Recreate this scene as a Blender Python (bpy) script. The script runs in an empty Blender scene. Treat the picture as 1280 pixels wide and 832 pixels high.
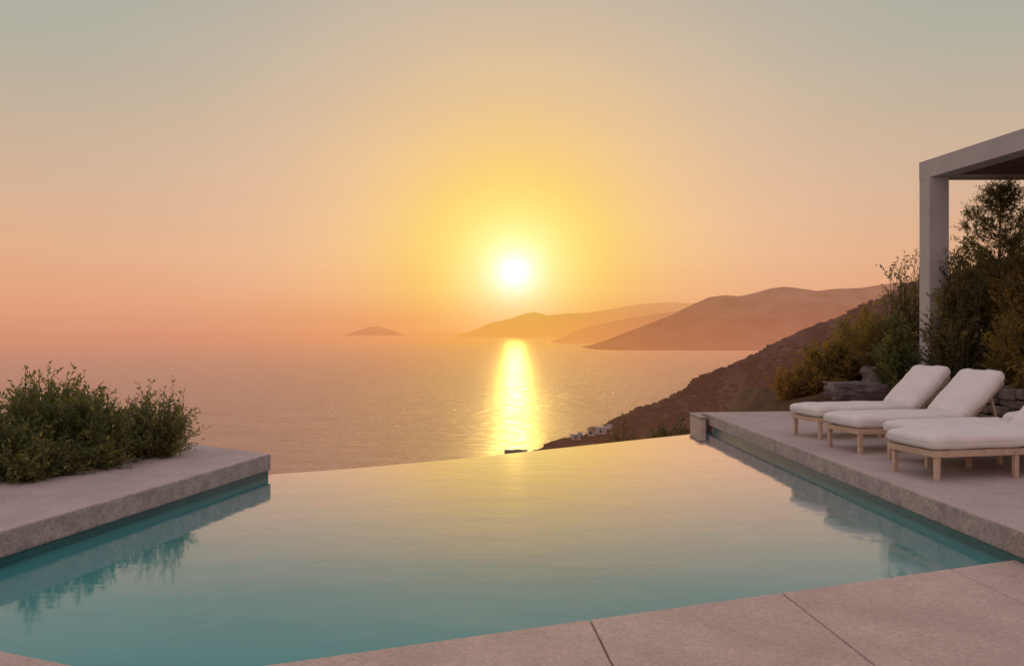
import bpy, bmesh, math, random
import numpy as np
from mathutils import Vector, Matrix, noise
R=math.radians
random.seed(7)
scn=bpy.context.scene
col=scn.collection
scn.view_settings.view_transform='Standard'
scn.view_settings.look='None'
scn.view_settings.exposure=0
SEA=-60.0; DECK=-1.36; WATER=-1.62; NEARD=-1.58; CT=.185
F=995.0
def lin(c):
    o=[]
    for v in c:
        v=v/255.0
        o.append(v/12.92 if v<=0.04045 else ((v+0.055)/1.055)**2.4)
    return (o[0],o[1],o[2],1.0)
# ---------------------------------------------------------------- helpers
def tag(o,label=None,cat=None,group=None,kind=None):
    if label:o['label']=label
    if cat:o['category']=cat
    if group:o['group']=group
    if kind:o['kind']=kind
    return o
def link(name,me,mat=None,parent=None):
    o=bpy.data.objects.new(name,me); col.objects.link(o)
    if mat: me.materials.append(mat)
    if parent: o.parent=parent
    return o
def empty(name,loc=(0,0,0),rz=0):
    o=bpy.data.objects.new(name,None); col.objects.link(o)
    o.location=loc; o.rotation_euler=(0,0,rz); o.empty_display_size=.2
    return o
def from_np(name,verts,faces4,attr=None,smooth=False):
    me=bpy.data.meshes.new(name)
    nv=len(verts); nf=len(faces4); k=faces4.shape[1]
    me.vertices.add(nv); me.vertices.foreach_set('co',np.asarray(verts,dtype=np.float32).ravel())
    me.loops.add(nf*k); me.loops.foreach_set('vertex_index',np.asarray(faces4,dtype=np.int32).ravel())
    me.polygons.add(nf)
    me.polygons.foreach_set('loop_start',np.arange(0,nf*k,k,dtype=np.int32))
    me.polygons.foreach_set('loop_total',np.full(nf,k,dtype=np.int32))
    me.update(calc_edges=True)
    if attr is not None:
        a=me.attributes.new('rnd','FLOAT','FACE'); a.data.foreach_set('value',np.asarray(attr,dtype=np.float32))
    if smooth: me.polygons.foreach_set('use_smooth',np.ones(nf,dtype=bool))
    me.validate(); return me
def bm_mesh(name,bm,smooth=False):
    bmesh.ops.recalc_face_normals(bm,faces=bm.faces)
    me=bpy.data.meshes.new(name); bm.to_mesh(me); bm.free()
    if smooth:
        for p in me.polygons:p.use_smooth=True
    return me
def prism(bm,pts,z0,z1):
    lo=[bm.verts.new((x,y,z0)) for x,y in pts]; hi=[bm.verts.new((x,y,z1)) for x,y in pts]
    n=len(pts)
    bm.faces.new(lo[::-1]); bm.faces.new(hi)
    for i in range(n):
        j=(i+1)%n; bm.faces.new((lo[i],lo[j],hi[j],hi[i]))
def box(bm,c,s,M=None):
    r=bmesh.ops.create_cube(bm,size=1.0)
    m=Matrix.Translation(c)@Matrix.Diagonal((s[0],s[1],s[2],1))
    if M is not None: m=M@m
    bmesh.ops.transform(bm,matrix=m,verts=r['verts'])
    return r['verts']
def bar(bm,a,b,w,h):
    a=Vector(a);b=Vector(b);d=b-a
    q=d.to_track_quat('X','Z').to_matrix().to_4x4()
    box(bm,(0,0,0),(d.length,w,h),Matrix.Translation((a+b)/2)@q)
def bevel(o,w,seg=2):
    m=o.modifiers.new('bevel','BEVEL'); m.width=w; m.segments=seg; m.limit_method='ANGLE'; m.angle_limit=R(35)
    return o
def soft_box(bm,sx,sy,sz,r,M=Matrix(),n=10,puff=.15,seed=0):
    b2=bmesh.new()
    bmesh.ops.create_cube(b2,size=2.0)
    bmesh.ops.subdivide_edges(b2,edges=b2.edges[:],cuts=n,use_grid_fill=True)
    hx,hy,hz=sx/2,sy/2,sz/2
    vs={}
    for v in b2.verts:
        p=v.co.copy()
        g=Vector([math.copysign(abs(t)**.7,t) for t in p])
        q=Vector((g.x*hx,g.y*hy,g.z*hz))
        inn=Vector((max(-hx+r,min(hx-r,q.x)),max(-hy+r,min(hy-r,q.y)),max(-hz+r,min(hz-r,q.z))))
        d=q-inn
        if d.length>1e-6: q=inn+d.normalized()*r
        ed=(1-abs(g.x)**3)*(1-abs(g.y)**3)
        q.z*=1-puff+puff*2*ed*.6
        nz=noise.noise(Vector((q.x*4+seed,q.y*4,q.z*5)))+.6*noise.noise(Vector((q.x*11+seed,q.y*13,q.z*9)))
        q+=Vector((nz,nz*.6,nz))*.011
        vs[v]=bm.verts.new(M@q)
    for f in b2.faces:
        bm.faces.new([vs[v] for v in f.verts])
    b2.free()
# ---------------------------------------------------------------- sky colour group
sundir=Vector((0.0030,math.cos(R(4.31)),math.sin(R(4.31)))).normalized()
def ramp(nt,stops,interp='LINEAR'):
    n=nt.nodes.new('ShaderNodeValToRGB'); cr=n.color_ramp; cr.interpolation=interp
    while len(cr.elements)>1: cr.elements.remove(cr.elements[-1])
    cr.elements[0].position=stops[0][0]; cr.elements[0].color=stops[0][1]
    for p,c in stops[1:]:
        e=cr.elements.new(p); e.color=c
    return n
def math_n(nt,op,a=None,b=None,clamp=False):
    n=nt.nodes.new('ShaderNodeMath'); n.operation=op; n.use_clamp=clamp
    for i,v in enumerate((a,b)):
        if v is None: continue
        if isinstance(v,(int,float)): n.inputs[i].default_value=v
        else: nt.links.new(v,n.inputs[i])
    return n.outputs[0]
def mixc(nt,f,a,b,bt='MIX'):
    n=nt.nodes.new('ShaderNodeMix'); n.data_type='RGBA'; n.blend_type=bt
    for i,v in ((0,f),(6,a),(7,b)):
        if isinstance(v,(int,float)): n.inputs[i].default_value=v
        elif isinstance(v,tuple): n.inputs[i].default_value=v
        else: nt.links.new(v,n.inputs[i])
    return n.outputs[2]
g=bpy.data.node_groups.new('sky_colour','ShaderNodeTree')
g.interface.new_socket('Vector',in_out='INPUT',socket_type='NodeSocketVector')
g.interface.new_socket('Color',in_out='OUTPUT',socket_type='NodeSocketColor')
g.interface.new_socket('Angle',in_out='OUTPUT',socket_type='NodeSocketFloat')
gi=g.nodes.new('NodeGroupInput'); go=g.nodes.new('NodeGroupOutput')
nm=g.nodes.new('ShaderNodeVectorMath'); nm.operation='NORMALIZE'; g.links.new(gi.outputs[0],nm.inputs[0])
sp=g.nodes.new('ShaderNodeSeparateXYZ'); g.links.new(nm.outputs[0],sp.inputs[0])
zc=math_n(g,'MAXIMUM',sp.outputs[2],0.0)
base=ramp(g,[(0,lin((216,148,118))),(.035,lin((227,161,122))),(.09,lin((227,174,135))),(.15,lin((215,177,147))),(.22,lin((198,177,154))),(.31,lin((173,174,160))),(.41,lin((156,168,163))),(.5,lin((170,170,170))),(.65,lin((190,180,184))),(1,lin((196,188,196)))],'LINEAR')
g.links.new(zc,base.inputs[0])
back=math_n(g,'MULTIPLY',sp.outputs[1],-1.0)
mr=g.nodes.new('ShaderNodeMapRange'); mr.interpolation_type='SMOOTHSTEP'
mr.inputs[1].default_value=-.3; mr.inputs[2].default_value=.9; mr.inputs[3].default_value=0; mr.inputs[4].default_value=.7
g.links.new(back,mr.inputs[0])
basec=mixc(g,mr.outputs[0],base.outputs[0],lin((216,182,178)))
dt=g.nodes.new('ShaderNodeVectorMath'); dt.operation='DOT_PRODUCT'; g.links.new(nm.outputs[0],dt.inputs[0]); dt.inputs[1].default_value=sundir
ac=math_n(g,'ARCCOSINE',math_n(g,'MINIMUM',dt.outputs['Value'],1.0))
deg=math_n(g,'MULTIPLY',ac,180/math.pi)
t50=math_n(g,'DIVIDE',deg,50.0,True)
def w(v): return (v,v,v,1)
wr=ramp(g,[(0,w(1)),(.05,w(1)),(.10,w(.95)),(.16,w(.85)),(.22,w(.73)),(.32,w(.53)),(.44,w(.33)),(.6,w(.14)),(.8,w(.04)),(1,w(0))],'CARDINAL')
gc=ramp(g,[(0,lin((255,251,185))),(.025,lin((255,246,148))),(.055,lin((255,237,115))),(.09,lin((255,226,106))),(.13,lin((255,217,112))),(.18,lin((255,211,128))),(.26,lin((252,206,147))),(.38,lin((245,200,160))),(.6,lin((228,190,159))),(1,lin((206,176,153)))],'LINEAR')
g.links.new(t50,wr.inputs[0]); g.links.new(t50,gc.inputs[0])
hz=ramp(g,[(0,w(.92)),(.02,w(.8)),(.045,w(.45)),(.08,w(.18)),(.13,w(0))],'CARDINAL'); g.links.new(zc,hz.inputs[0])
hc=ramp(g,[(0,lin((255,192,84))),(.10,lin((252,178,88))),(.2,lin((246,165,96))),(.5,lin((229,156,112))),(1,lin((216,148,118)))],'LINEAR'); g.links.new(t50,hc.inputs[0])
glow=mixc(g,hz.outputs[0],gc.outputs[0],hc.outputs[0])
fin=mixc(g,wr.outputs[0],basec,glow)
g.links.new(fin,go.inputs[0]); g.links.new(deg,go.inputs[1])
# world
W=bpy.data.worlds.new('World'); scn.world=W; W.use_nodes=True; nt=W.node_tree; nt.nodes.clear()
tc=nt.nodes.new('ShaderNodeTexCoord')
sg=nt.nodes.new('ShaderNodeGroup'); sg.node_tree=g; nt.links.new(tc.outputs['Generated'],sg.inputs[0])
cr_=ramp(nt,[(0,w(1)),(.08,w(.9)),(.15,w(.55)),(.24,w(.33)),(.38,w(.18)),(.6,w(.07)),(.8,w(.025)),(1,w(0))],'B_SPLINE')
nt.links.new(math_n(nt,'DIVIDE',sg.outputs[1],8.0,True),cr_.inputs[0])
addc=mixc(nt,1.0,sg.outputs[0],mixc(nt,1.0,cr_.outputs[0],(.75,.55,.85,1),'MULTIPLY'),'ADD')
hzv=nt.nodes.new('ShaderNodeTexNoise'); hzv.inputs['Scale'].default_value=2.2; hzv.inputs['Detail'].default_value=3
mp=nt.nodes.new('ShaderNodeMapping'); mp.inputs['Scale'].default_value=(1,1,6); nt.links.new(tc.outputs['Generated'],mp.inputs[0]); nt.links.new(mp.outputs[0],hzv.inputs['Vector'])
hf=nt.nodes.new('ShaderNodeMapRange'); hf.inputs[3].default_value=.965; hf.inputs[4].default_value=1.035; nt.links.new(hzv.outputs[0],hf.inputs[0])
vm=nt.nodes.new('ShaderNodeVectorMath'); vm.operation='SCALE'; nt.links.new(addc,vm.inputs[0]); nt.links.new(hf.outputs[0],vm.inputs['Scale'])
bg=nt.nodes.new('ShaderNodeBackground'); nt.links.new(vm.outputs[0],bg.inputs[0]); bg.inputs[1].default_value=1.0
wo=nt.nodes.new('ShaderNodeOutputWorld'); nt.links.new(bg.outputs[0],wo.inputs[0])
# sun
L=bpy.data.lights.new('sun','SUN'); L.energy=.34; L.color=(1.0,.68,.14); L.angle=R(1.4)
so=bpy.data.objects.new('sun',L); col.objects.link(so); so.rotation_euler=sundir.to_track_quat('Z','Y').to_euler(); so.location=(0,50,40)
# ---------------------------------------------------------------- materials
def new_mat(name):
    m=bpy.data.materials.new(name); m.use_nodes=True; nt=m.node_tree
    return m,nt,nt.nodes['Principled BSDF'],nt.nodes['Material Output']
def tex(nt,scale,detail=5,rough=.6,sc=None,kind='Object'):
    c=nt.nodes.new('ShaderNodeTexCoord'); n=nt.nodes.new('ShaderNodeTexNoise')
    n.inputs['Scale'].default_value=scale; n.inputs['Detail'].default_value=detail; n.inputs['Roughness'].default_value=rough
    if sc:
        m=nt.nodes.new('ShaderNodeMapping'); m.inputs['Scale'].default_value=sc; nt.links.new(c.outputs[kind],m.inputs[0]); nt.links.new(m.outputs[0],n.inputs['Vector'])
    else: nt.links.new(c.outputs[kind],n.inputs['Vector'])
    return n.outputs[0]
def surf(name,c1,c2,rough=.8,scale=3,fine=60,bump=.3,bd=.01,spec=.3,lo=.72,hi=1.2):
    m,nt,b,o=new_mat(name)
    n1=tex(nt,scale); r=ramp(nt,[(.32,(*c1,1)),(.68,(*c2,1))]); nt.links.new(n1,r.inputs[0])
    n2=tex(nt,fine,6,.7)
    r2=ramp(nt,[(.3,w(lo)),(.7,w(hi))]); nt.links.new(n2,r2.inputs[0])
    c=mixc(nt,.8,r.outputs[0],r2.outputs[0],'MULTIPLY'); nt.links.new(c,b.inputs['Base Color'])
    b.inputs['Roughness'].default_value=rough; b.inputs['Specular IOR Level'].default_value=spec
    bp=nt.nodes.new('ShaderNodeBump'); bp.inputs['Strength'].default_value=bump; bp.inputs['Distance'].default_value=bd
    nt.links.new(n2,bp.inputs['Height']); nt.links.new(bp.outputs[0],b.inputs['Normal'])
    return m
M={}
M['deck']=surf('deck_stone',(.46,.375,.375),(.60,.495,.48),.85,1.6,38,.7,.016,.25,.72,1.16)
M['neard']=surf('terrace_stone',(.57,.43,.39),(.74,.575,.52),.7,1.7,42,.8,.018,.4,.68,1.18)
M['coping']=surf('coping_stone',(.44,.355,.34),(.66,.535,.50),.85,6,34,1,.03,.2,.55,1.28)
M['plaster']=surf('plaster',(.60,.50,.44),(.70,.59,.53),.85,2,40,.3,.005,.2,.85,1.1)
M['joint']=surf('joint',(.05,.035,.03),(.09,.06,.055),.9)
M['tile']=surf('pool_tile',(.016,.10,.11),(.028,.145,.155),.25,4,30,.1,.003,.5)
M['pergola']=surf('pergola_render',(.44,.42,.43),(.52,.49,.49),.75,1.5,40,.25,.004,.25,.85,1.08)
M['soffit']=surf('soffit_board',(.13,.075,.055),(.20,.115,.075),.7,4,30,.3,.004)
M['fabric']=surf('cushion_fabric',(.76,.72,.72),(.84,.80,.79),.95,5,160,.35,.003,.1,.9,1.05)
M['piping']=surf('piping_fabric',(.66,.62,.61),(.70,.66,.65),.9,8,100,.2,.002,.1)
M['wood']=surf('pale_wood',(.50,.37,.27),(.64,.49,.37),.6,6,50,.3,.003,.3)
M['rock']=surf('dark_rock',(.10,.085,.085),(.24,.20,.19),.9,5,24,.8,.03,.2)
M['stone']=surf('wall_stone',(.12,.10,.095),(.28,.23,.20),.9,4,22,.9,.03,.2)
M['soil']=surf('soil',(.11,.065,.04),(.20,.12,.07),.95,1.5,18,.8,.05,.1)
M['bark']=surf('bark',(.12,.08,.055),(.20,.14,.09),.9,10,60,.4,.004,.1)
M['housew']=surf('house_render',(.42,.37,.35),(.52,.46,.43),.8,.3,3,.1,.01,.2)
M['roof']=surf('roof_tile',(.30,.14,.09),(.38,.2,.13),.8,.5,3,.2,.02,.2)
M['glass']=surf('window_dark',(.03,.03,.04),(.05,.05,.06),.2,1,3,0,.01,.5)
def leafmat(name,cs,tr=.35):
    m,nt,b,o=new_mat(name)
    a=nt.nodes.new('ShaderNodeAttribute'); a.attribute_name='rnd'
    n1=tex(nt,2.4,3)
    f=math_n(nt,'ADD',math_n(nt,'MULTIPLY',a.outputs['Fac'],.6),math_n(nt,'MULTIPLY',math_n(nt,'SUBTRACT',n1,.3),1.0),True)
    r=ramp(nt,[(i/(len(cs)-1)*.9+.05,(*c,1)) for i,c in enumerate(cs)]); nt.links.new(f,r.inputs[0])
    nt.links.new(r.outputs[0],b.inputs['Base Color']); b.inputs['Roughness'].default_value=.5; b.inputs['Specular IOR Level'].default_value=.35
    t=nt.nodes.new('ShaderNodeBsdfTranslucent'); nt.links.new(mixc(nt,1.0,r.outputs[0],(2.3,1.9,.8,1),'MULTIPLY'),t.inputs[0])
    mx=nt.nodes.new('ShaderNodeMixShader'); mx.inputs[0].default_value=tr
    nt.links.new(b.outputs[0],mx.inputs[1]); nt.links.new(t.outputs[0],mx.inputs[2]); nt.links.new(mx.outputs[0],o.inputs[0])
    return m
M['green']=leafmat('green_leaf',[(.035,.055,.03),(.08,.11,.05),(.15,.17,.07),(.27,.23,.09)],.45)
M['dark']=leafmat('dark_leaf',[(.035,.043,.027),(.07,.08,.04),(.14,.13,.055),(.26,.20,.07)],.45)
M['olive']=leafmat('olive_leaf',[(.055,.056,.026),(.13,.115,.042),(.24,.18,.055),(.38,.26,.08)],.5)
M['rust']=leafmat('rust_leaf',[(.08,.055,.027),(.15,.10,.038),(.26,.17,.055),(.36,.24,.08)],.48)
def painted_haze(m,nt,shader_out,out,k,scale=None,full=1.0,mul=(1,1,1,1),flat=False,zr=None):
    """painted aerial perspective: sky-coloured emission mixed into the surface shader"""
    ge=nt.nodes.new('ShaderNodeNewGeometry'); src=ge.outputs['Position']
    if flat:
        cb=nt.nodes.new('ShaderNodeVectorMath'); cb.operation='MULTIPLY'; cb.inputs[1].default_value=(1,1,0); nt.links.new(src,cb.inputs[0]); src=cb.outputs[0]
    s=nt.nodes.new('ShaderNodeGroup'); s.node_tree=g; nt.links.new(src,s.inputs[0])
    e=nt.nodes.new('ShaderNodeEmission'); nt.links.new(mixc(nt,1.0,s.outputs[0],mul,'MULTIPLY'),e.inputs[0])  # surface itself emits sky colour, standing in for haze in the air
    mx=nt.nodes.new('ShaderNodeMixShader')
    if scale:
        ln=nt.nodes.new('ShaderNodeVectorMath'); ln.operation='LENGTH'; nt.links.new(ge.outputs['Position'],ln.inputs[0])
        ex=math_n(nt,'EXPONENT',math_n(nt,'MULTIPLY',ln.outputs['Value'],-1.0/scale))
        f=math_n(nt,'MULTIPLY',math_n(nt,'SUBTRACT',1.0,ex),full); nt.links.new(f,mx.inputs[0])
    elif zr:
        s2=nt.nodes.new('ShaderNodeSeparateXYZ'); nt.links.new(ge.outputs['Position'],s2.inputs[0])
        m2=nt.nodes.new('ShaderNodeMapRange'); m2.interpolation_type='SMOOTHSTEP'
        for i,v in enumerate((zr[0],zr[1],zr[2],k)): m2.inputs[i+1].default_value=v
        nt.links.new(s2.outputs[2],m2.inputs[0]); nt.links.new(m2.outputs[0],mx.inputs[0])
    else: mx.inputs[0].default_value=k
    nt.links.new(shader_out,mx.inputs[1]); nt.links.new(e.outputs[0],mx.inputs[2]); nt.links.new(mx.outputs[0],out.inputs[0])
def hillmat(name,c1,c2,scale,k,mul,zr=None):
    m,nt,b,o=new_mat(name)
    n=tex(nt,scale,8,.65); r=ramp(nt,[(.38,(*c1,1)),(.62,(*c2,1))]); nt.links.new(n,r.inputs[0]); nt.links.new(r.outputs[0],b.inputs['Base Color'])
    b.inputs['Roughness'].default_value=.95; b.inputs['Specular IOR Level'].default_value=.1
    painted_haze(m,nt,b.outputs[0],o,k,mul=mul,zr=zr); return m
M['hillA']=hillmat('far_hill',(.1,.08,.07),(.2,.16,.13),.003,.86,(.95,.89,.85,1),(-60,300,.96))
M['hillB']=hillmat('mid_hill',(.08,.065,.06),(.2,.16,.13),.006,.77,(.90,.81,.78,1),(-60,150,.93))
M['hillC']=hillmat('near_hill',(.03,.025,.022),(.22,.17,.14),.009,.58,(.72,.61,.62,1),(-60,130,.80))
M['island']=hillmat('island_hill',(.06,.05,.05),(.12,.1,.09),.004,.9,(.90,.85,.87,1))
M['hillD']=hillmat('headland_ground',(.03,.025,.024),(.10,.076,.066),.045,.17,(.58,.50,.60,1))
def scrubmat():
    m,nt,b,o=new_mat('scrub_leaf')
    a=nt.nodes.new('ShaderNodeAttribute'); a.attribute_name='rnd'
    r=ramp(nt,[(0,(.02,.022,.018,1)),(.5,(.038,.036,.026,1)),(.85,(.06,.048,.036,1)),(1,(.12,.09,.075,1))]); nt.links.new(a.outputs['Fac'],r.inputs[0]); nt.links.new(r.outputs[0],b.inputs['Base Color'])
    b.inputs['Roughness'].default_value=.95; b.inputs['Specular IOR Level'].default_value=.1
    painted_haze(m,nt,b.outputs[0],o,.17,mul=(.58,.50,.60,1)); return m
M['scrub']=scrubmat()
# sea
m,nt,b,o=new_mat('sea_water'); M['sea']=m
b.inputs['IOR'].default_value=1.8
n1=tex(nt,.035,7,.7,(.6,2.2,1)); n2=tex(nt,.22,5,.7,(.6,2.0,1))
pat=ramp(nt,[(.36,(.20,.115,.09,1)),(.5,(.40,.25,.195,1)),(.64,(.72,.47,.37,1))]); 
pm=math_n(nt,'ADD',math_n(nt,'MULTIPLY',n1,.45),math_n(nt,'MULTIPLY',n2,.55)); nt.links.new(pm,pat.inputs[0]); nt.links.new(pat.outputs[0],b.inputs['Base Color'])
rm=nt.nodes.new('ShaderNodeMapRange'); rm.inputs[1].default_value=.38; rm.inputs[2].default_value=.62; rm.inputs[3].default_value=.18; rm.inputs[4].default_value=.48; nt.links.new(n2,rm.inputs[0]); nt.links.new(rm.outputs[0],b.inputs['Roughness'])
h=math_n(nt,'ADD',math_n(nt,'MULTIPLY',n1,5.0),math_n(nt,'MULTIPLY',n2,3.2))
bp=nt.nodes.new('ShaderNodeBump'); bp.inputs['Strength'].default_value=.9; bp.inputs['Distance'].default_value=1.0
nt.links.new(h,bp.inputs['Height']); nt.links.new(bp.outputs[0],b.inputs['Normal'])
painted_haze(m,nt,b.outputs[0],o,0,scale=2000,full=1,mul=(.97,.94,.95,1),flat=True)
# pool water
m,nt,b,o=new_mat('pool_water'); M['pool']=m
nt.nodes.remove(b)
df=nt.nodes.new('ShaderNodeBsdfDiffuse')
n1=tex(nt,.5,3); r=ramp(nt,[(.3,(.055,.33,.34,1)),(.7,(.08,.37,.375,1))]); nt.links.new(n1,r.inputs[0]); nt.links.new(r.outputs[0],df.inputs[0])
gl=nt.nodes.new('ShaderNodeBsdfGlossy'); gl.inputs['Roughness'].default_value=.055; gl.inputs[0].default_value=(1,.87,.87,1)
n2=tex(nt,1.3,3,.5,(1,1.8,1)); n3=tex(nt,9,3,.5,(1,1.6,1))
h=math_n(nt,'ADD',n2,math_n(nt,'MULTIPLY',n3,.18))
bp=nt.nodes.new('ShaderNodeBump'); bp.inputs['Strength'].default_value=.05; bp.inputs['Distance'].default_value=.05
nt.links.new(h,bp.inputs['Height']); nt.links.new(bp.outputs[0],gl.inputs['Normal'])
fr=nt.nodes.new('ShaderNodeLayerWeight'); fr.inputs[0].default_value=.5; nt.links.new(bp.outputs[0],fr.inputs[1])
rr0=ramp(nt,[(0,w(.04)),(.5,w(.07)),(.63,w(.12)),(.70,w(.24)),(.78,w(.54)),(.85,w(.84)),(.93,w(.97)),(1,w(1))],'LINEAR'); nt.links.new(fr.outputs['Facing'],rr0.inputs[0])
mx=nt.nodes.new('ShaderNodeMixShader'); nt.links.new(rr0.outputs[0],mx.inputs[0]); nt.links.new(df.outputs[0],mx.inputs[1]); nt.links.new(gl.outputs[0],mx.inputs[2]); nt.links.new(mx.outputs[0],o.inputs[0])
# ---------------------------------------------------------------- sea
bm=bmesh.new()
vs=[bm.verts.new(p) for p in ((-70000,-400,SEA),(70000,-400,SEA),(70000,90000,SEA),(-70000,90000,SEA))]
bm.faces.new(vs)
tag(link('sea',bm_mesh('sea',bm),M['sea']),kind='structure')
# ---------------------------------------------------------------- far ranges
def interp(pts,x):
    if x<=pts[0][0]: return pts[0][1]
    for (a,b_),(c,d) in zip(pts,pts[1:]):
        if x<=c: return b_+(d-b_)*(x-a)/(c-a)
    return pts[-1][1]
def hills(name,prof,D,depth,mat,amp,nu=300,nv=56,seed=0,fs=1.0):
    Dp=D+depth*.5
    x0,x1=prof[0][0],prof[-1][0]
    V=[]
    for j in range(nv+1):
        v=j/nv*2-1
        for i in range(nu+1):
            px=x0+(x1-x0)*i/nu
            X=(px-640)/F*Dp; y=interp(prof,px)
            H=max(0,(415-y)/F*Dp-SEA)
            Y=Dp+v*depth*.5
            s=(1-abs(v)**1.25)
            nz=noise.fractal(Vector((X*fs*.0016+seed,Y*fs*.0016,seed)),.8,2.1,7)
            rdg=abs(noise.noise(Vector((X*fs*.0022+seed+9,Y*fs*.0010,3))))+.45*abs(noise.noise(Vector((X*fs*.006+seed,Y*fs*.002,5))))
            z=SEA-3+(H+3)*s+nz*amp*H*(.25+.75*abs(v)*(1-abs(v))*3)-rdg*H*.55*abs(v)*s*1.6
            V.append((X,Y,z))
    idx=np.arange((nu+1)*(nv+1)).reshape(nv+1,nu+1)
    Fc=np.stack([idx[:-1,:-1],idx[:-1,1:],idx[1:,1:],idx[1:,:-1]],-1).reshape(-1,4)
    o=link(name,from_np(name,np.array(V),Fc,smooth=True),mat); tag(o,kind='structure'); return o
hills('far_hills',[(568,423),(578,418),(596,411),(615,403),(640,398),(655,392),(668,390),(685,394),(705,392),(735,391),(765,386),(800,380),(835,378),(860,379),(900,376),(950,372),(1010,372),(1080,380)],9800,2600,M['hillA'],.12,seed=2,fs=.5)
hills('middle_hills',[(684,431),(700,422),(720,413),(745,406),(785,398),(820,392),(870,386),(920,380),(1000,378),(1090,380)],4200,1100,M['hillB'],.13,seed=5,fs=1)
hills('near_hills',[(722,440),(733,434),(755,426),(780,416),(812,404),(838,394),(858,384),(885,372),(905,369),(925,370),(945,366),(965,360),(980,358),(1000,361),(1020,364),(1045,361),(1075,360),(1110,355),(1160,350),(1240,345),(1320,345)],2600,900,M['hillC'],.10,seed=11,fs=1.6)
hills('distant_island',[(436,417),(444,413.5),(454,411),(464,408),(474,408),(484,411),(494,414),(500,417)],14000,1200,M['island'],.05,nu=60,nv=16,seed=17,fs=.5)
# ---------------------------------------------------------------- headland
RP=[(640,575),(655,566),(672,561),(700,552),(730,542),(762,527),(800,508),(850,486),(900,462),(950,441),(1000,418),(1050,395),(1100,374),(1140,358),(1200,338),(1320,310),(1500,288)]
def ridgeY(X): return 400-X*.12
def ridgeH(X):
    Y=ridgeY(X); px=640+F*X/Y
    return max(0,(415-interp(RP,px))/F*Y-SEA)
def headz(X,Y):
    H=ridgeH(X); yr=ridgeY(X)
    wd=(10+H*1.25) if Y<yr else (10+H*1.0)
    v=abs(Y-yr)/wd
    s=max(-.3,1-v**1.1)
    nz=noise.fractal(Vector((X*.02,Y*.02,4)),.7,2.1,7)
    gul=abs(noise.noise(Vector((X*.03+Y*.015,Y*.006,8))))+.4*abs(noise.noise(Vector((X*.09+Y*.03,Y*.02,3))))
    return SEA-1+(H+1)*s+nz*(1.6+H*.06)*min(1,H/10)-gul*H*.24*min(1,v*1.5)
nx,ny=300,140
V=[];xs=np.linspace(0,330,nx+1); ys=np.linspace(215,520,ny+1)
for y in ys:
    for x in xs: V.append((x,y,headz(x,y)))
idx=np.arange((nx+1)*(ny+1)).reshape(ny+1,nx+1)
Fc=np.stack([idx[:-1,:-1],idx[:-1,1:],idx[1:,1:],idx[1:,:-1]],-1).reshape(-1,4)
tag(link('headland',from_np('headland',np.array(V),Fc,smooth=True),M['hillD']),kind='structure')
t=(1+5**.5)/2
ico=np.array([(-1,t,0),(1,t,0),(-1,-t,0),(1,-t,0),(0,-1,t),(0,1,t),(0,-1,-t),(0,1,-t),(t,0,-1),(t,0,1),(-t,0,-1),(-t,0,1)])/math.sqrt(1+t*t)
icf=np.array([(0,11,5),(0,5,1),(0,1,7),(0,7,10),(0,10,11),(1,5,9),(5,11,4),(11,10,2),(10,7,6),(7,1,8),(3,9,4),(3,4,2),(3,2,6),(3,6,8),(3,8,9),(4,9,5),(2,4,11),(6,2,10),(8,6,7),(9,8,1)])
rg=np.random.default_rng(5)
SV=[];SF=[];SA=[];k=0
while k<9000:
    X=rg.uniform(8,260); H=ridgeH(X)
    if H<3: continue
    Y=ridgeY(X)-rg.uniform(-.08,1)*(H*1.2+6)
    cl=noise.noise(Vector((X*.04,Y*.04,1)))+.6*noise.noise(Vector((X*.12,Y*.12,6)))
    if cl<rg.uniform(-.3,.55): continue
    z=headz(X,Y)
    if z<SEA+1.5: continue
    s=rg.uniform(.5,1.0)*rg.uniform(.5,1.6)*(1.1+max(0,cl)*.8)
    v=ico*rg.uniform(.65,1.2,(12,1))*np.array((s*1.35,s*1.35,s*.7))+np.array((X,Y,z+s*.1))
    SV.append(v);SF.append(icf+12*k);SA.append(np.clip(rg.uniform(0,1)**1.8*np.ones(20)+rg.uniform(-.06,.06,20),0,1));k+=1
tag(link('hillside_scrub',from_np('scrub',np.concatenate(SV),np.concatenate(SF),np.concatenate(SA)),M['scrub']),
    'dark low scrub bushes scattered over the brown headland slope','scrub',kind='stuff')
def hit(px,py):
    d=Vector(((px-640)/F,1,(415-py)/F))
    Y=240.0
    while Y<480:
        if headz(d.x*Y,Y)>d.z*Y: return Vector((d.x*Y,Y,headz(d.x*Y,Y)))
        Y+=.5
    return None
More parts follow.
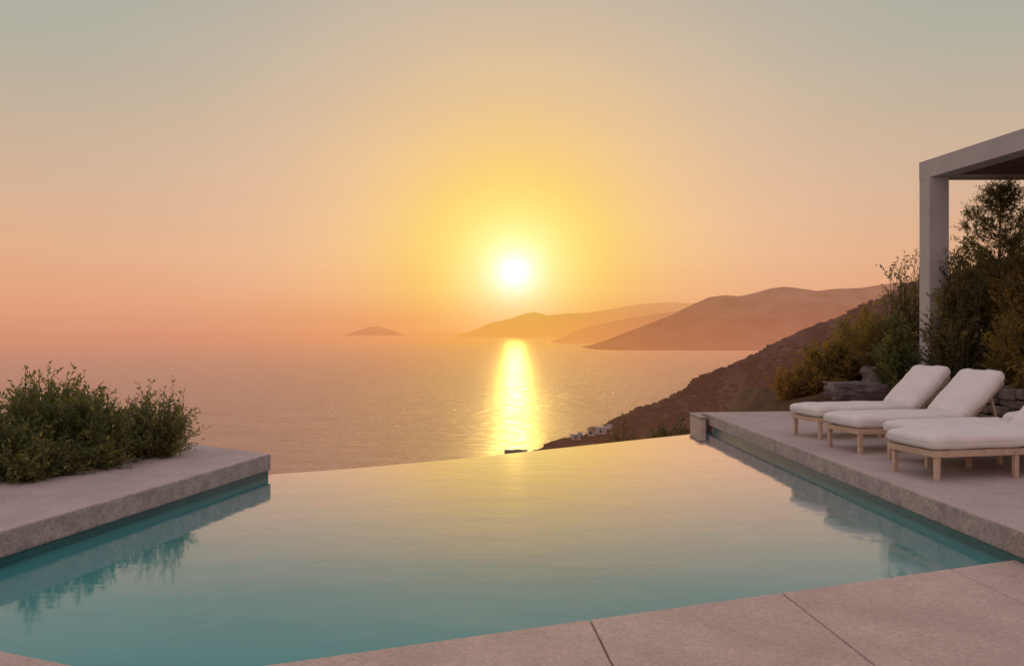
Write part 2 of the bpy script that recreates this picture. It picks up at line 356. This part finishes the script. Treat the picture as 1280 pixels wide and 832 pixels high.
def house(px,py,wx,wy,hh,rz,label,hip):
    p=hit(px,py)
    if p is None: return
    r=empty('hillside_house',(p.x,p.y,p.z-.5),rz)
    tag(r,label,'house')
    bm=bmesh.new(); box(bm,(0,0,hh/2),(wx,wy,hh)); link('wall',bm_mesh('wall',bm),M['housew'],r)
    bm=bmesh.new()
    if hip:
        a=[(-wx/2-.3,-wy/2-.3,hh),(wx/2+.3,-wy/2-.3,hh),(wx/2+.3,wy/2+.3,hh),(-wx/2-.3,wy/2+.3,hh),(-wx/4,0,hh+1.4),(wx/4,0,hh+1.4)]
        v=[bm.verts.new(q) for q in a]
        for f in ((0,1,5,4),(2,3,4,5),(1,2,5),(3,0,4),(3,2,1,0)): bm.faces.new([v[i] for i in f])
        link('roof',bm_mesh('roof',bm),M['roof'],r)
    else:
        box(bm,(0,0,hh+.12),(wx+.4,wy+.4,.24)); box(bm,(wx*.2,0,hh+.7),(wx*.3,wy*.5,1.0))
        link('roof',bm_mesh('roof',bm),M['housew'],r)
    n=max(2,int(wx/3))
    for i in range(n):
        bm=bmesh.new(); box(bm,(-wx/2+wx*(i+.5)/n,-wy/2-.02,hh*.5),(.9,.12,1.3)); link('window',bm_mesh('window',bm),M['glass'],r)
house(758,541,11,6,3.0,R(8),'long white flat-roofed house low on the headland above the pool edge',False)
house(742,543,6,5,3.2,R(-5),'small pale house with tiled roof left of the long flat-roofed house',True)
house(722,548,6,4,2.4,R(12),'tiny pale flat-roofed house nearest the tip of the headland',False)
def rockmesh(name,s,seed,rough=.16,boxy=.6):
    bm=bmesh.new(); bmesh.ops.create_cube(bm,size=2); bmesh.ops.subdivide_edges(bm,edges=bm.edges[:],cuts=9,use_grid_fill=True)
    for v in bm.verts:
        p=v.co.copy(); q=p.normalized()*1.25
        q=p.lerp(q,1-boxy)
        n=noise.fractal(q*1.3+Vector((seed,seed,0)),.8,2.1,5)
        q*=1+n*rough
        v.co=Vector((q.x*s[0]/2,q.y*s[1]/2,q.z*s[2]/2))
    return bm_mesh(name,bm,False)
o=link('sea_rock',rockmesh('sea_rock',(11,6,4.2),3,boxy=.8),M['rock']); o.location=(2.2,386,SEA+.6)
tag(o,'small flat dark rock in the sun glitter off the headland tip','rock')
# ---------------------------------------------------------------- near terrain
xs=np.unique(np.concatenate([np.arange(-90,-8,4),np.arange(-8,14,.5),np.arange(14,110,4)]))
ys=np.unique(np.concatenate([np.arange(-30,8,3),np.arange(8,22,.4),np.arange(22,170,4)]))
def edgeY(x):
    return interp([(-20,13.5),(-7,11.9),(-4.1,9.6),(-2.7,8.6),(3.2,12.5),(3.6,13.9),(50,13.9)],x)
def terz(x,y):
    d=y-edgeY(x)
    z=-3.4 if d<0 else -3.4-.85*d
    n=noise.fractal(Vector((x*.25,y*.25,0)),.8,2.1,5)
    if y>13.95:
        zr=-1.25+(x-5.0)*.28 if x>5.0 else -1.25+(x-5.0)*1.4
        if y>17.5: zr-=(y-17.5)*.55
        z=max(z,zr+n*.12)
    if d>1: z+=n*.8
    return max(z,SEA-4)
V=[(x,y,terz(x,y)) for y in ys for x in xs]
idx=np.arange(len(xs)*len(ys)).reshape(len(ys),len(xs))
Fc=np.stack([idx[:-1,:-1],idx[:-1,1:],idx[1:,1:],idx[1:,:-1]],-1).reshape(-1,4)
tag(link('terrain',from_np('terrain',np.array(V),Fc,smooth=True),M['soil']),kind='structure')
xs=np.linspace(0,26,70); ys=np.linspace(-5,16,60)
def wallX(y): return interp([(-5,7.6),(5,6.95),(9.8,6.5),(13.2,6.32),(16,6.2)],y)
V=[(wallX(y)+.12+x,y,-.80+.22*x+noise.fractal(Vector((x,y,2)),.8,2,4)*.07) for y in ys for x in xs]
idx=np.arange(len(xs)*len(ys)).reshape(len(ys),len(xs))
Fc=np.stack([idx[:-1,:-1],idx[:-1,1:],idx[1:,1:],idx[1:,:-1]],-1).reshape(-1,4)
tag(link('planting_bed',from_np('bed',np.array(V),Fc,smooth=True),M['soil']),kind='structure')
# ---------------------------------------------------------------- decks and pool
RD=[(3.24,13.5),(3.475,5.5),(3.56,3.0),(3.8,-4),(7.9,-4),(7.1,5),(6.6,9.8),(6.4,13.2),(6.3,13.9)]
LD=[(-2.70,8.92),(-4.1,9.85),(-7,11.7),(-12,11.9),(-12,-4),(-5.3,-4),(-3.75,4.3),(-3.49,5.43)]
def deck(name,P):
    bm=bmesh.new(); prism(bm,P,DECK-CT,DECK)
    o=bevel(link(name,bm_mesh(name,bm),M['deck']),.018,3); o.data.materials.append(M['coping'])
    for f in o.data.polygons:
        if abs(f.normal.z)<.5: f.material_index=1
    tag(o,kind='structure'); return o
deck('right_terrace',RD); deck('left_terrace',LD)
def inset(P,d):
    out=[]; n=len(P)
    ar=sum(P[i][0]*P[(i+1)%n][1]-P[(i+1)%n][0]*P[i][1] for i in range(n)); sg_=1 if ar>0 else -1
    for i in range(n):
        a=Vector(P[i-1]);b_=Vector(P[i]);c_=Vector(P[(i+1)%n])
        e1=(b_-a).normalized();e2=(c_-b_).normalized()
        n1=Vector((-e1.y,e1.x))*sg_;n2=Vector((-e2.y,e2.x))*sg_
        m_=(n1+n2).normalized(); k=d/max(.3,m_.dot(n1)); q=b_+m_*k; out.append((q.x,q.y))
    return out
for nm_,P in (('right_terrace_base',RD),('left_terrace_base',LD)):
    bm=bmesh.new(); prism(bm,inset(P,.07),-4.2,DECK-CT-.001); tag(link(nm_,bm_mesh(nm_,bm),M['plaster']),kind='structure')
def strip(bm,pts,th,z0,z1,side=1):
    n=len(pts); off=[]
    for i in range(n):
        a=Vector(pts[max(0,i-1)]);c_=Vector(pts[min(n-1,i+1)]); e=(c_-a).normalized(); off.append((pts[i][0]-e.y*th*side,pts[i][1]+e.x*th*side))
    prism(bm,list(pts)+off[::-1],z0,z1)
INF=[(-2.72,8.95),(-1.78,9.36),(-.80,9.94),(.43,10.78),(1.76,11.72),(3.25,12.80)]
bm=bmesh.new()
strip(bm,[(3.275,12.9),(3.50,5.35)],.03,-2.6,DECK-CT-.002,1)
strip(bm,[(-3.79,4.2),(-3.52,5.43),(-2.735,8.93)],.03,-2.6,DECK-CT-.002,1)
tag(link('pool_side_tiles',bm_mesh('pst',bm),M['tile']),kind='structure')
bm=bmesh.new(); strip(bm,[(-2.85,8.93)]+INF+[(3.3,12.84)],.16,-4.5,WATER-.012,1)
tag(link('infinity_edge_wall',bm_mesh('iew',bm),M['tile']),kind='structure')
bm=bmesh.new()
PW=[(-2.74,9.08),(-3.52,5.43),(-3.79,4.40),(-2.5,3.8),(-1.63,3.5),(.44,4.2),(3.46,5.3),(3.505,5.5),(3.277,12.95),(3.2,12.9),(1.70,11.86),(.37,10.92),(-.86,10.08),(-1.83,9.50)]
vs=[bm.verts.new((x,y,WATER)) for x,y in PW]; bm.faces.new(vs[::-1])
tag(link('pool_water',bm_mesh('pool',bm),M['pool']),kind='structure')
def fy(x): return 3.61+.376*(x+1.63) if x>-1.63 else 3.61-.38*(x+1.63)
bm=bmesh.new()
J=[-1.63,.43,1.64,2.93,3.53]
def jx(i,y): return J[i]+(0 if i in (0,4) else .081*(fy(J[i])-y))
gp=.004
for i in range(4):
    a0,b0=J[i]+gp,J[i+1]-gp
    xb=3.85 if i==3 else jx(i+1,-4)-gp
    prism(bm,[(jx(i,-4)+gp,-4),(xb,-4),(b0,fy(b0)),(a0,fy(a0))],NEARD-.12,NEARD)
prism(bm,[(-1.635,-4),(-1.635,3.61),(-2.55,fy(-2.55)),(-3.9,fy(-3.9)),(-5,-4)],NEARD-.12,NEARD-.001)
o=bevel(link('near_terrace',bm_mesh('near',bm),M['neard']),.008,3); tag(o,kind='structure')
bm=bmesh.new(); prism(bm,[(-5,-4),(3.8,-4),(3.50,fy(3.5)-.05),(-1.63,3.56),(-3.9,fy(-3.9)-.05)],-4.2,NEARD-.03)
tag(link('near_terrace_base',bm_mesh('ntb',bm),M['joint']),kind='structure')
o=empty('low_parapet_wall',(3.1,13.4,-1.9)); tag(o,'low pale wall behind the far right corner of the pool','wall')
bm=bmesh.new(); prism(bm,[(3.10-3.1,13.12-13.4),(3.20-3.1,13.12-13.4),(3.20-3.1,13.62-13.4),(6.1-3.1,13.98-13.4),(6.1-3.1,14.2-13.4),(3.10-3.1,13.85-13.4)],-2.0,.46)
bevel(link('wall_body',bm_mesh('wb',bm),M['plaster'],o),.012)
bm=bmesh.new(); prism(bm,[(3.09-3.1,13.105-13.4),(3.21-3.1,13.105-13.4),(3.21-3.1,13.605-13.4),(6.12-3.1,13.965-13.4),(6.12-3.1,14.22-13.4),(3.09-3.1,13.87-13.4)],.462,.505)
bevel(link('wall_cap',bm_mesh('wc',bm),M['coping'],o),.008)
# ---------------------------------------------------------------- dry stone wall
o=empty('dry_stone_wall',(6.4,10,DECK)); tag(o,'low dark dry stone wall behind the sun loungers holding the planting bed','wall')
bm=bmesh.new(); rr=random.Random(4)
z=0; 
while z<.60:
    hh=rr.uniform(.10,.17); y=-10.0
    while y<3.2:
        ln=rr.uniform(.16,.42)
        x=wallX(y+10+ln/2)-6.4+rr.uniform(-.03,.03)
        b0=bmesh.ops.create_cube(bm,size=1)['verts']
        bmesh.ops.transform(bm,matrix=Matrix.Translation((x,y+ln/2,z+hh/2))@Matrix.Rotation(rr.uniform(-.12,.12),4,'Z')@Matrix.Rotation(rr.uniform(-.06,.06),4,'X')@Matrix.Diagonal((.26,ln*.97,hh*.95,1)),verts=b0)
        for v in b0: v.co+=Vector((rr.uniform(-1,1),rr.uniform(-1,1),rr.uniform(-1,1)))*.018
        y+=ln
    z+=hh
bevel(link('stones',bm_mesh('stones',bm),M['stone'],o),.02,2)
for (x,y,zz,s,rz,lab,seed) in ((5.95,13.2,DECK+.12,(.95,.6,.34),.1,'wide flat dark stone block at the left end of the rock pile',1),
                         (5.80,13.2,DECK+.40,(1.05,.62,.26),-.08,'slab of dark stone lying on the wide bottom block',8),
                         (6.20,13.3,DECK+.65,(.48,.5,.28),.3,'squarish dark stone on top of the rock pile',13),
                         (6.62,12.3,DECK+.70,(.5,.4,.34),.7,'rounded dark stone on the wall at the foot of the pergola post',21)):
    r_=link('stone_block',rockmesh('rock',s,seed,boxy=.72,rough=.2),M['rock']); r_.location=(x,y,zz); r_.rotation_euler=(0,0,rz); tag(r_,lab,'stone')
# ---------------------------------------------------------------- pergola
pg=empty('pergola',(6.4,12.5,-.9)); tag(pg,'modern pale grey pergola with square post and flat dark-soffit roof','pergola')
def lp(x,y): return (x-6.4,y-12.5)
zt,zb=2.66+.9,2.38+.9
bm=bmesh.new(); prism(bm,[lp(6.395,12.2),lp(6.70,12.2),lp(6.70,12.5),lp(6.395,12.5)],-.4,zb-.002); bevel(link('post',bm_mesh('post',bm),M['pergola'],pg),.008)
bm=bmesh.new(); prism(bm,[lp(6.39,12.5),lp(7.28,6.0),lp(7.59,6.0),lp(6.70,12.5)],zb,zt); bevel(link('side_beam',bm_mesh('b1',bm),M['pergola'],pg),.008)
bm=bmesh.new(); prism(bm,[lp(6.744,12.2),lp(12,12.2),lp(12,12.5),lp(6.703,12.5)],zb+.003,zt-.003); bevel(link('far_beam',bm_mesh('b2',bm),M['pergola'],pg),.008)
bm=bmesh.new(); prism(bm,[lp(7.6,5.99),lp(12,5.99),lp(12,6.29),lp(7.56,6.29)],zb+.003,zt-.003); bevel(link('near_beam',bm_mesh('b3',bm),M['pergola'],pg),.008)
bm=bmesh.new()
for i in range(26):
    y=12.19-i*.228
    x0=6.704+(12.5-y)*.137+.01
    box(bm,((x0+12)/2-6.4,y-.11-12.5,zb+.06),(12-x0,.215,.05))
link('ceiling_boards',bm_mesh('cb',bm),M['soffit'],pg)
bm=bmesh.new(); prism(bm,[lp(7.2,12.0),lp(7.9,6.4),lp(12,6.4),lp(12,12.0)],zb+.16,zt-.02); link('roof_slab',bm_mesh('rs',bm),M['pergola'],pg)
bm=bmesh.new(); prism(bm,[lp(11.7,12.2),lp(12,12.2),lp(12,12.5),lp(11.7,12.5)],-.4,zb-.002); link('post',bm_mesh('post',bm),M['pergola'],pg)
bm=bmesh.new(); prism(bm,[lp(7.29,6.0),lp(7.58,6.0),lp(7.54,6.28),lp(7.25,6.28)],-.8,zb-.002); link('post',bm_mesh('post',bm),M['pergola'],pg)
# ---------------------------------------------------------------- loungers
LL=2.2; LW=.62; HX=1.44
def tube_loop(bm,pts,r,n=6):
    N=len(pts); rings=[]
    for i in range(N):
        a=pts[i-1];b_=pts[i];c_=pts[(i+1)%N]; d=(c_-a).normalized()
        up=Vector((0,0,1)); s=d.cross(up).normalized(); u=s.cross(d)
        rings.append([bm.verts.new(b_+(s*math.cos(2*math.pi*k/n)+u*math.sin(2*math.pi*k/n))*r) for k in range(n)])
    for i in range(N):
        A=rings[i];B=rings[(i+1)%N]
        for k in range(n): bm.faces.new((A[k],A[(k+1)%n],B[(k+1)%n],B[k]))
def rrect(sx,sy,r,z,M_=Matrix()):
    P=[]
    for cx,cy,a0 in ((sx/2-r,sy/2-r,0),(-sx/2+r,sy/2-r,90),(-sx/2+r,-sy/2+r,180),(sx/2-r,-sy/2+r,270)):
        for k in range(5):
            a=R(a0+k*22.5); P.append(M_@Vector((cx+math.cos(a)*r,cy+math.sin(a)*r,z)))
    return P
def lounger(BA):
    t=empty('sun_lounger'); 
    bm=bmesh.new()
    for s in (-1,1): box(bm,(LL/2,s*(LW/2-.018),.245),(LL,.036,.06))
    box(bm,(.018,0,.245),(.036,LW-.076,.058)); box(bm,(LL-.018,0,.245),(.036,LW-.076,.058))
    for i in range(15): box(bm,(.12+i*.09,0,.262),(.055,LW-.076,.018))
    bevel(link('frame',bm_mesh('frame',bm),M['wood'],t),.005)
    for x in (.05,.90,1.95):
        for s in (-1,1):
            bm=bmesh.new(); vs=box(bm,(x,s*(LW/2-.028),.107),(.050,.044,.215))
            for v in vs:
                if v.co.z<.05: v.co.x=x+(v.co.x-x)*.88; v.co.y=s*(LW/2-.028)+(v.co.y-s*(LW/2-.028))*.88
            bevel(link('leg',bm_mesh('leg',bm),M['wood'],t),.004)
    bm=bmesh.new(); soft_box(bm,HX+.04,LW+.03,.15,.065,Matrix.Translation((HX/2-.02,0,.349)),16,.08,1)
    mt=link('mattress',bm_mesh('mattress',bm,True),M['fabric'],t)
    bm=bmesh.new(); tube_loop(bm,rrect(HX+.038,LW+.028,.07,.0,Matrix.Translation((HX/2-.02,0,.355))),.004); link('piping',bm_mesh('piping',bm,True),M['piping'],mt)
    BM=Matrix.Translation((HX+.03,0,.28))@Matrix.Rotation(-BA,4,'Y')
    bm=bmesh.new(); soft_box(bm,.76,LW+.03,.18,.08,BM@Matrix.Translation((.38,0,.104)),16,.14,7)
    bc=link('back_cushion',bm_mesh('back',bm,True),M['fabric'],t)
    bm=bmesh.new(); tube_loop(bm,rrect(.756,LW+.026,.085,.104,BM@Matrix.Translation((.38,0,0))),.004); link('piping',bm_mesh('piping',bm,True),M['piping'],bc)
    bm=bmesh.new()
    for s in (-1,1): box(bm,(.36,s*(LW/2-.08),-.005),(.70,.035,.03),BM)
    for i in range(7): box(bm,(.06+i*.095,0,.011),(.05,LW-.13,.012),BM)
    bevel(link('backrest_frame',bm_mesh('bf',bm),M['wood'],t),.003)
    if BA>R(15):
        for s in (-1,1):
            bm=bmesh.new(); e=BM@Vector((.5,s*(LW/2-.12),-.02)); bar(bm,e,(e.x+.12,e.y,.235),.025,.025); link('prop',bm_mesh('prop',bm),M['wood'],t)
    return t
def copy_tree(o,parent=None):
    c=o.copy(); col.objects.link(c); c.parent=parent
    for ch in list(o.children): copy_tree(ch,c)
    return c
LPs=[(3.78,7.55,12,'nearest white sun lounger on pale wooden legs, its head cut by the frame'),
    (3.80,9.20,12,'third white sun lounger from the front, with raised backrest, beside the farthest one'),
    (3.80,10.35,12,'farthest sun lounger with raised white backrest, in front of the dark stone blocks')]
GLo='sun loungers in a row on the right terrace'
first=lounger(R(44))
for i,(x,y,a,lab) in enumerate(LPs):
    o=first if i==0 else copy_tree(first)
    o.location=(x,y,DECK); o.rotation_euler=(0,0,R(a)); tag(o,lab,'sun lounger',GLo)
o=lounger(R(4)); o.location=(4.08,8.28,DECK); o.rotation_euler=(0,0,R(12)); tag(o,'second nearest sun lounger, its back lying flat, mostly hidden behind the nearest one','sun lounger',GLo)
# ---------------------------------------------------------------- shrubs
def stems_mesh(O,C,T,r0,r1,seg=5,sides=4):
    n=len(O); ts=np.linspace(0,1,seg+1)
    ang=np.arange(sides)*2*np.pi/sides
    ring=np.stack([np.cos(ang),np.sin(ang),np.zeros(sides)],-1)
    P=np.stack([(1-t)**2*O+2*(1-t)*t*C+t*t*T for t in ts],1)
    rad=(r0[:,None]*(1-ts)[None,:]+r1*ts[None,:])
    V=P[:,:,None,:]+ring[None,None]*rad[:,:,None,None]
    V=V.reshape(-1,3)
    base=(np.arange(n)*(seg+1)*sides)[:,None,None]
    s=(np.arange(seg)*sides)[None,:,None]; k=np.arange(sides)[None,None,:]; k2=((np.arange(sides)+1)%sides)[None,None,:]
    Fs=np.stack([base+s+k,base+s+k2,base+s+sides+k2,base+s+sides+k],-1).reshape(-1,4)
    return V,Fs
def unit(a): return a/np.maximum(1e-6,np.linalg.norm(a,axis=-1,keepdims=True))
def foliage(rg,O,C,T,tw,per,tl,leaf,tmin=.3,upb=.35):
    n=len(O)
    t=rg.uniform(tmin,1,(n,tw))**.85; t[:,0]=1
    t=t[...,None]
    P=(1-t)**2*O[:,None]+2*(1-t)*t*C[:,None]+t*t*T[:,None]
    D=unit(2*(1-t)*(C-O)[:,None]+2*t*(T-C)[:,None])
    d=unit(D*.8+unit(rg.normal(size=P.shape))*.85+np.array((0,0,upb)))
    ln=rg.uniform(.5,1.2,(n,tw,1))*tl
    s=np.linspace(.05,1,per)[None,None,:,None]+rg.uniform(-.04,.04,(n,tw,per,1))
    lp_=P[:,:,None]+d[:,:,None]*ln[:,:,None]*s+rg.normal(size=(n,tw,per,3))*tl*.03
    ld=unit(d[:,:,None]*.7+unit(rg.normal(size=lp_.shape))*.8)
    wd=unit(np.cross(ld,unit(rg.normal(size=lp_.shape))))
    sz=rg.uniform(.6,1.2,(n,tw,per,1))
    L_=leaf[0]*sz; W_=leaf[1]*sz
    v0=lp_; v1=lp_+ld*L_*.45+wd*W_*.5; v2=lp_+ld*L_; v3=lp_+ld*L_*.45-wd*W_*.5
    V=np.stack([v0,v1,v2,v3],-2).reshape(-1,4,3)
    Fs=np.arange(len(V)*4).reshape(-1,4)
    A=(rg.uniform(0,1,(n,tw,1))*.6+rg.uniform(0,1,(n,tw,per))*.4).reshape(-1)
    TO=P.reshape(-1,3); TT=(P+d*ln).reshape(-1,3)
    return V.reshape(-1,3),Fs,A,TO,TT
def plant(name,cat,label,base,O,C,T,mat,rg,tw,per,tl,leaf,r0=.012,group=None,trunk=None,**k):
    t=empty(name,base); tag(t,label,cat,group)
    V,Fs,A,TO,TT=foliage(rg,O,C,T,tw,per,tl,leaf,**k)
    link('foliage',from_np('foliage',V,Fs,A),mat,t)
    V1,F1=stems_mesh(O,C,T,np.full(len(O),r0),r0*.35)
    V2,F2=stems_mesh(TO,(TO+TT)/2,TT,np.full(len(TO),.0028),.001,seg=1,sides=3)
    link('stems',from_np('stems',np.concatenate([V1,V2]),np.concatenate([F1,F2+len(V1)])),M['bark'],t)
    if trunk:
        V3,F3=stems_mesh(np.array([[0,0,-.1]]),np.array([trunk])/2,np.array([trunk]),np.array([.045]),.005,seg=8,sides=8)
        link('trunk',from_np('trunk',V3,F3),M['bark'],t)
    return t
def shrub(label,base,h,rad,n,mat,seed,tw=12,per=12,tl=.2,leaf=(.05,.018),sq=.5,cat='shrub',name='shrub',group=None,var=.3,ry=None,lean=(0,0),**k):
    rg=np.random.default_rng(seed); ry=ry or rad
    az=rg.uniform(0,2*np.pi,n); rr_=np.sqrt(rg.uniform(0,1,n))
    lob=1+.22*np.sin(az*3+seed)+.15*np.sin(az*5+seed*2)
    T=np.stack([np.cos(az)*rr_*rad*lob+lean[0],np.sin(az)*rr_*ry*lob+lean[1],h*(1-sq*rr_**2)*rg.uniform(1-var,1.05,n)],-1)
    low=rg.uniform(size=n)<.35
    T[low,2]*=rg.uniform(.2,.7,low.sum())
    hi=rg.uniform(size=n)<.07
    T[hi,2]*=1.15
    O=np.stack([np.cos(az)*rr_*rad*.3,np.sin(az)*rr_*ry*.3,np.full(n,-.08)],-1)
    C=(O+T)/2+np.stack([np.cos(az)*.1*rad,np.sin(az)*.1*ry,-.06*h*np.ones(n)],-1)
    return plant(name,cat,label,base,O,C,T,mat,rg,tw,per,tl,leaf,group=group,**k)
GL='shrubs along the left terrace'
shrub('tall green shrub in the middle of the left hedge, the highest of it',(-4.75,7.95,DECK),.86,.46,100,M['green'],1,leaf=(.055,.021),tl=.2,group=GL,var=.4,tmin=.12)
shrub('green shrub at the left picture edge, cut by the frame',(-5.2,7.35,DECK),.76,.48,95,M['green'],2,leaf=(.055,.021),tl=.2,group=GL,tmin=.12)
shrub('round mid-height green shrub between the tallest and the loose airy one',(-4.32,8.15,DECK),.64,.42,95,M['green'],3,leaf=(.05,.019),group=GL,tmin=.12,var=.4)
shrub('loose airy green shrub at the right end of the left hedge',(-3.98,8.75,DECK),.68,.38,62,M['green'],4,leaf=(.048,.016),tl=.23,group=GL,var=.5,lean=(.06,0),tmin=.15)
shrub('low green shrub at the back of the left hedge',(-5.1,9.0,DECK),.82,.55,85,M['green'],5,leaf=(.055,.021),group=GL,tmin=.12)
shrub('low leafy shrub at the front foot of the left hedge',(-4.55,7.45,DECK),.40,.38,75,M['green'],6,leaf=(.05,.019),group=GL,tmin=.1)
GP='shrub tops showing past the infinity edge'
for x,y,zt_,r_,s,lab in ((2.0,14.6,-1.78,.50,31,'small dark shrub top left of the others beyond the pool edge'),(2.75,14.9,-1.84,.5,32,'low dark shrub top in the middle beyond the pool edge'),(3.15,15.2,-1.74,.40,33,'dark shrub top beside the low wall at the pool corner')):
    zb_=terz(x,y); shrub(lab,(x,y,zb_),zt_-zb_,r_,60,M['dark'],s,leaf=(.07,.028),tl=.22,group=GP,sq=.25)
GR='shrubs in the garden on the right'
S=[('low rust-brown shrub behind the far end of the right terrace',(5.45,14.9,-1.30),.60,.60,85,'rust',41,(.075,.028),.25,.45),
   ('olive brown shrub between the low rust-brown shrub and the stone blocks',(6.1,15.2,-1.15),.92,.62,100,'olive',42,(.075,.028),.28,.45),
   ('golden olive shrub behind the stone blocks',(6.75,15.1,-.95),1.30,.60,105,'olive',43,(.08,.03),.28,.4),
   ('rounded green shrub on the wall just left of the pergola post',(6.30,12.85,-1.0),1.15,.40,85,'green',52,(.065,.026),.2,.4),
   ('bushy dark green shrub covering the foot of the pergola post',(6.62,11.75,-.8),1.15,.40,100,'dark',44,(.065,.026),.2,.4),
   ('tall dark shrub in front of the pergola post, reaching half its height',(6.80,11.95,-.75),1.82,.44,125,'dark',46,(.065,.024),.26,.25),
   ('tall olive green shrub right of the shrub in front of the post',(7.35,11.5,-.65),1.66,.48,135,'olive',47,(.065,.024),.25,.3),
   ('broad golden olive shrub at the right picture edge above the wall',(7.0,10.75,-.7),1.05,.48,125,'olive',48,(.06,.024),.22,.4),
   ('low olive shrub on the wall behind the third lounger',(6.85,10.0,-.75),.55,.40,90,'olive',49,(.055,.022),.16,.4),
   ('dark shrub filling the back of the garden',(8.2,12.6,-.5),2.15,.80,135,'dark',50,(.075,.03),.28,.3),
   ('tall feathery dark shrub leaning left of the pergola post',(6.8,13.5,-.85),2.05,.50,95,'dark',51,(.065,.020),.28,.4)]
for lab,b_,h_,r_,n_,m_,sd,lf,tl_,sq_ in S:
    shrub(lab,b_,h_,r_,n_,M[m_],sd,leaf=lf,tl=tl_,group=GR,tmin=.12,sq=sq_,var=.45,tw=12,per=11)
rg=np.random.default_rng(61); n=90
az=rg.uniform(0,2*np.pi,n); sp_=rg.uniform(.1,.6,n)
O=np.zeros((n,3)); T=np.stack([np.cos(az)*sp_,np.sin(az)*sp_,rg.uniform(.7,1.25,n)],-1); C=O*.5+T*.45+np.array((0,0,.25))
plant('feathery_tuft','plant','feathery golden green tuft left of the pergola post',(6.35,14.0,-1.05),O,C,T,M['olive'],rg,8,12,.22,(.10,.010),r0=.006,tmin=.3,upb=.5)
rg=np.random.default_rng(71); n=150; H_=2.82
hz_=np.linspace(.45,H_*.99,n); az=rg.uniform(0,2*np.pi,n); ln=(1-hz_/H_)**.7*1.05*rg.uniform(.35,1.25,n)+.09
O=np.stack([hz_*.03,np.zeros(n),hz_],-1); T=O+np.stack([np.cos(az)*ln,np.sin(az)*ln,ln*.5],-1); C=(O+T)/2+np.array((0,0,-.03))
plant('conifer_tree','tree','dark pointed young conifer rising above the shrubs at the right edge',(7.35,12.1,-.65),O,C,T,M['dark'],rg,12,15,.17,(.055,.012),r0=.008,tmin=.1,upb=.25,trunk=(.083,0,H_))
# ---------------------------------------------------------------- camera
cam=bpy.data.cameras.new('camera'); cam.sensor_width=36; cam.lens=36*F/1280; cam.clip_end=200000; cam.clip_start=.05
co=bpy.data.objects.new('camera',cam); col.objects.link(co); co.location=(0,0,0); co.rotation_euler=(R(90),0,0)
cam.shift_y=-.0008
scn.camera=co
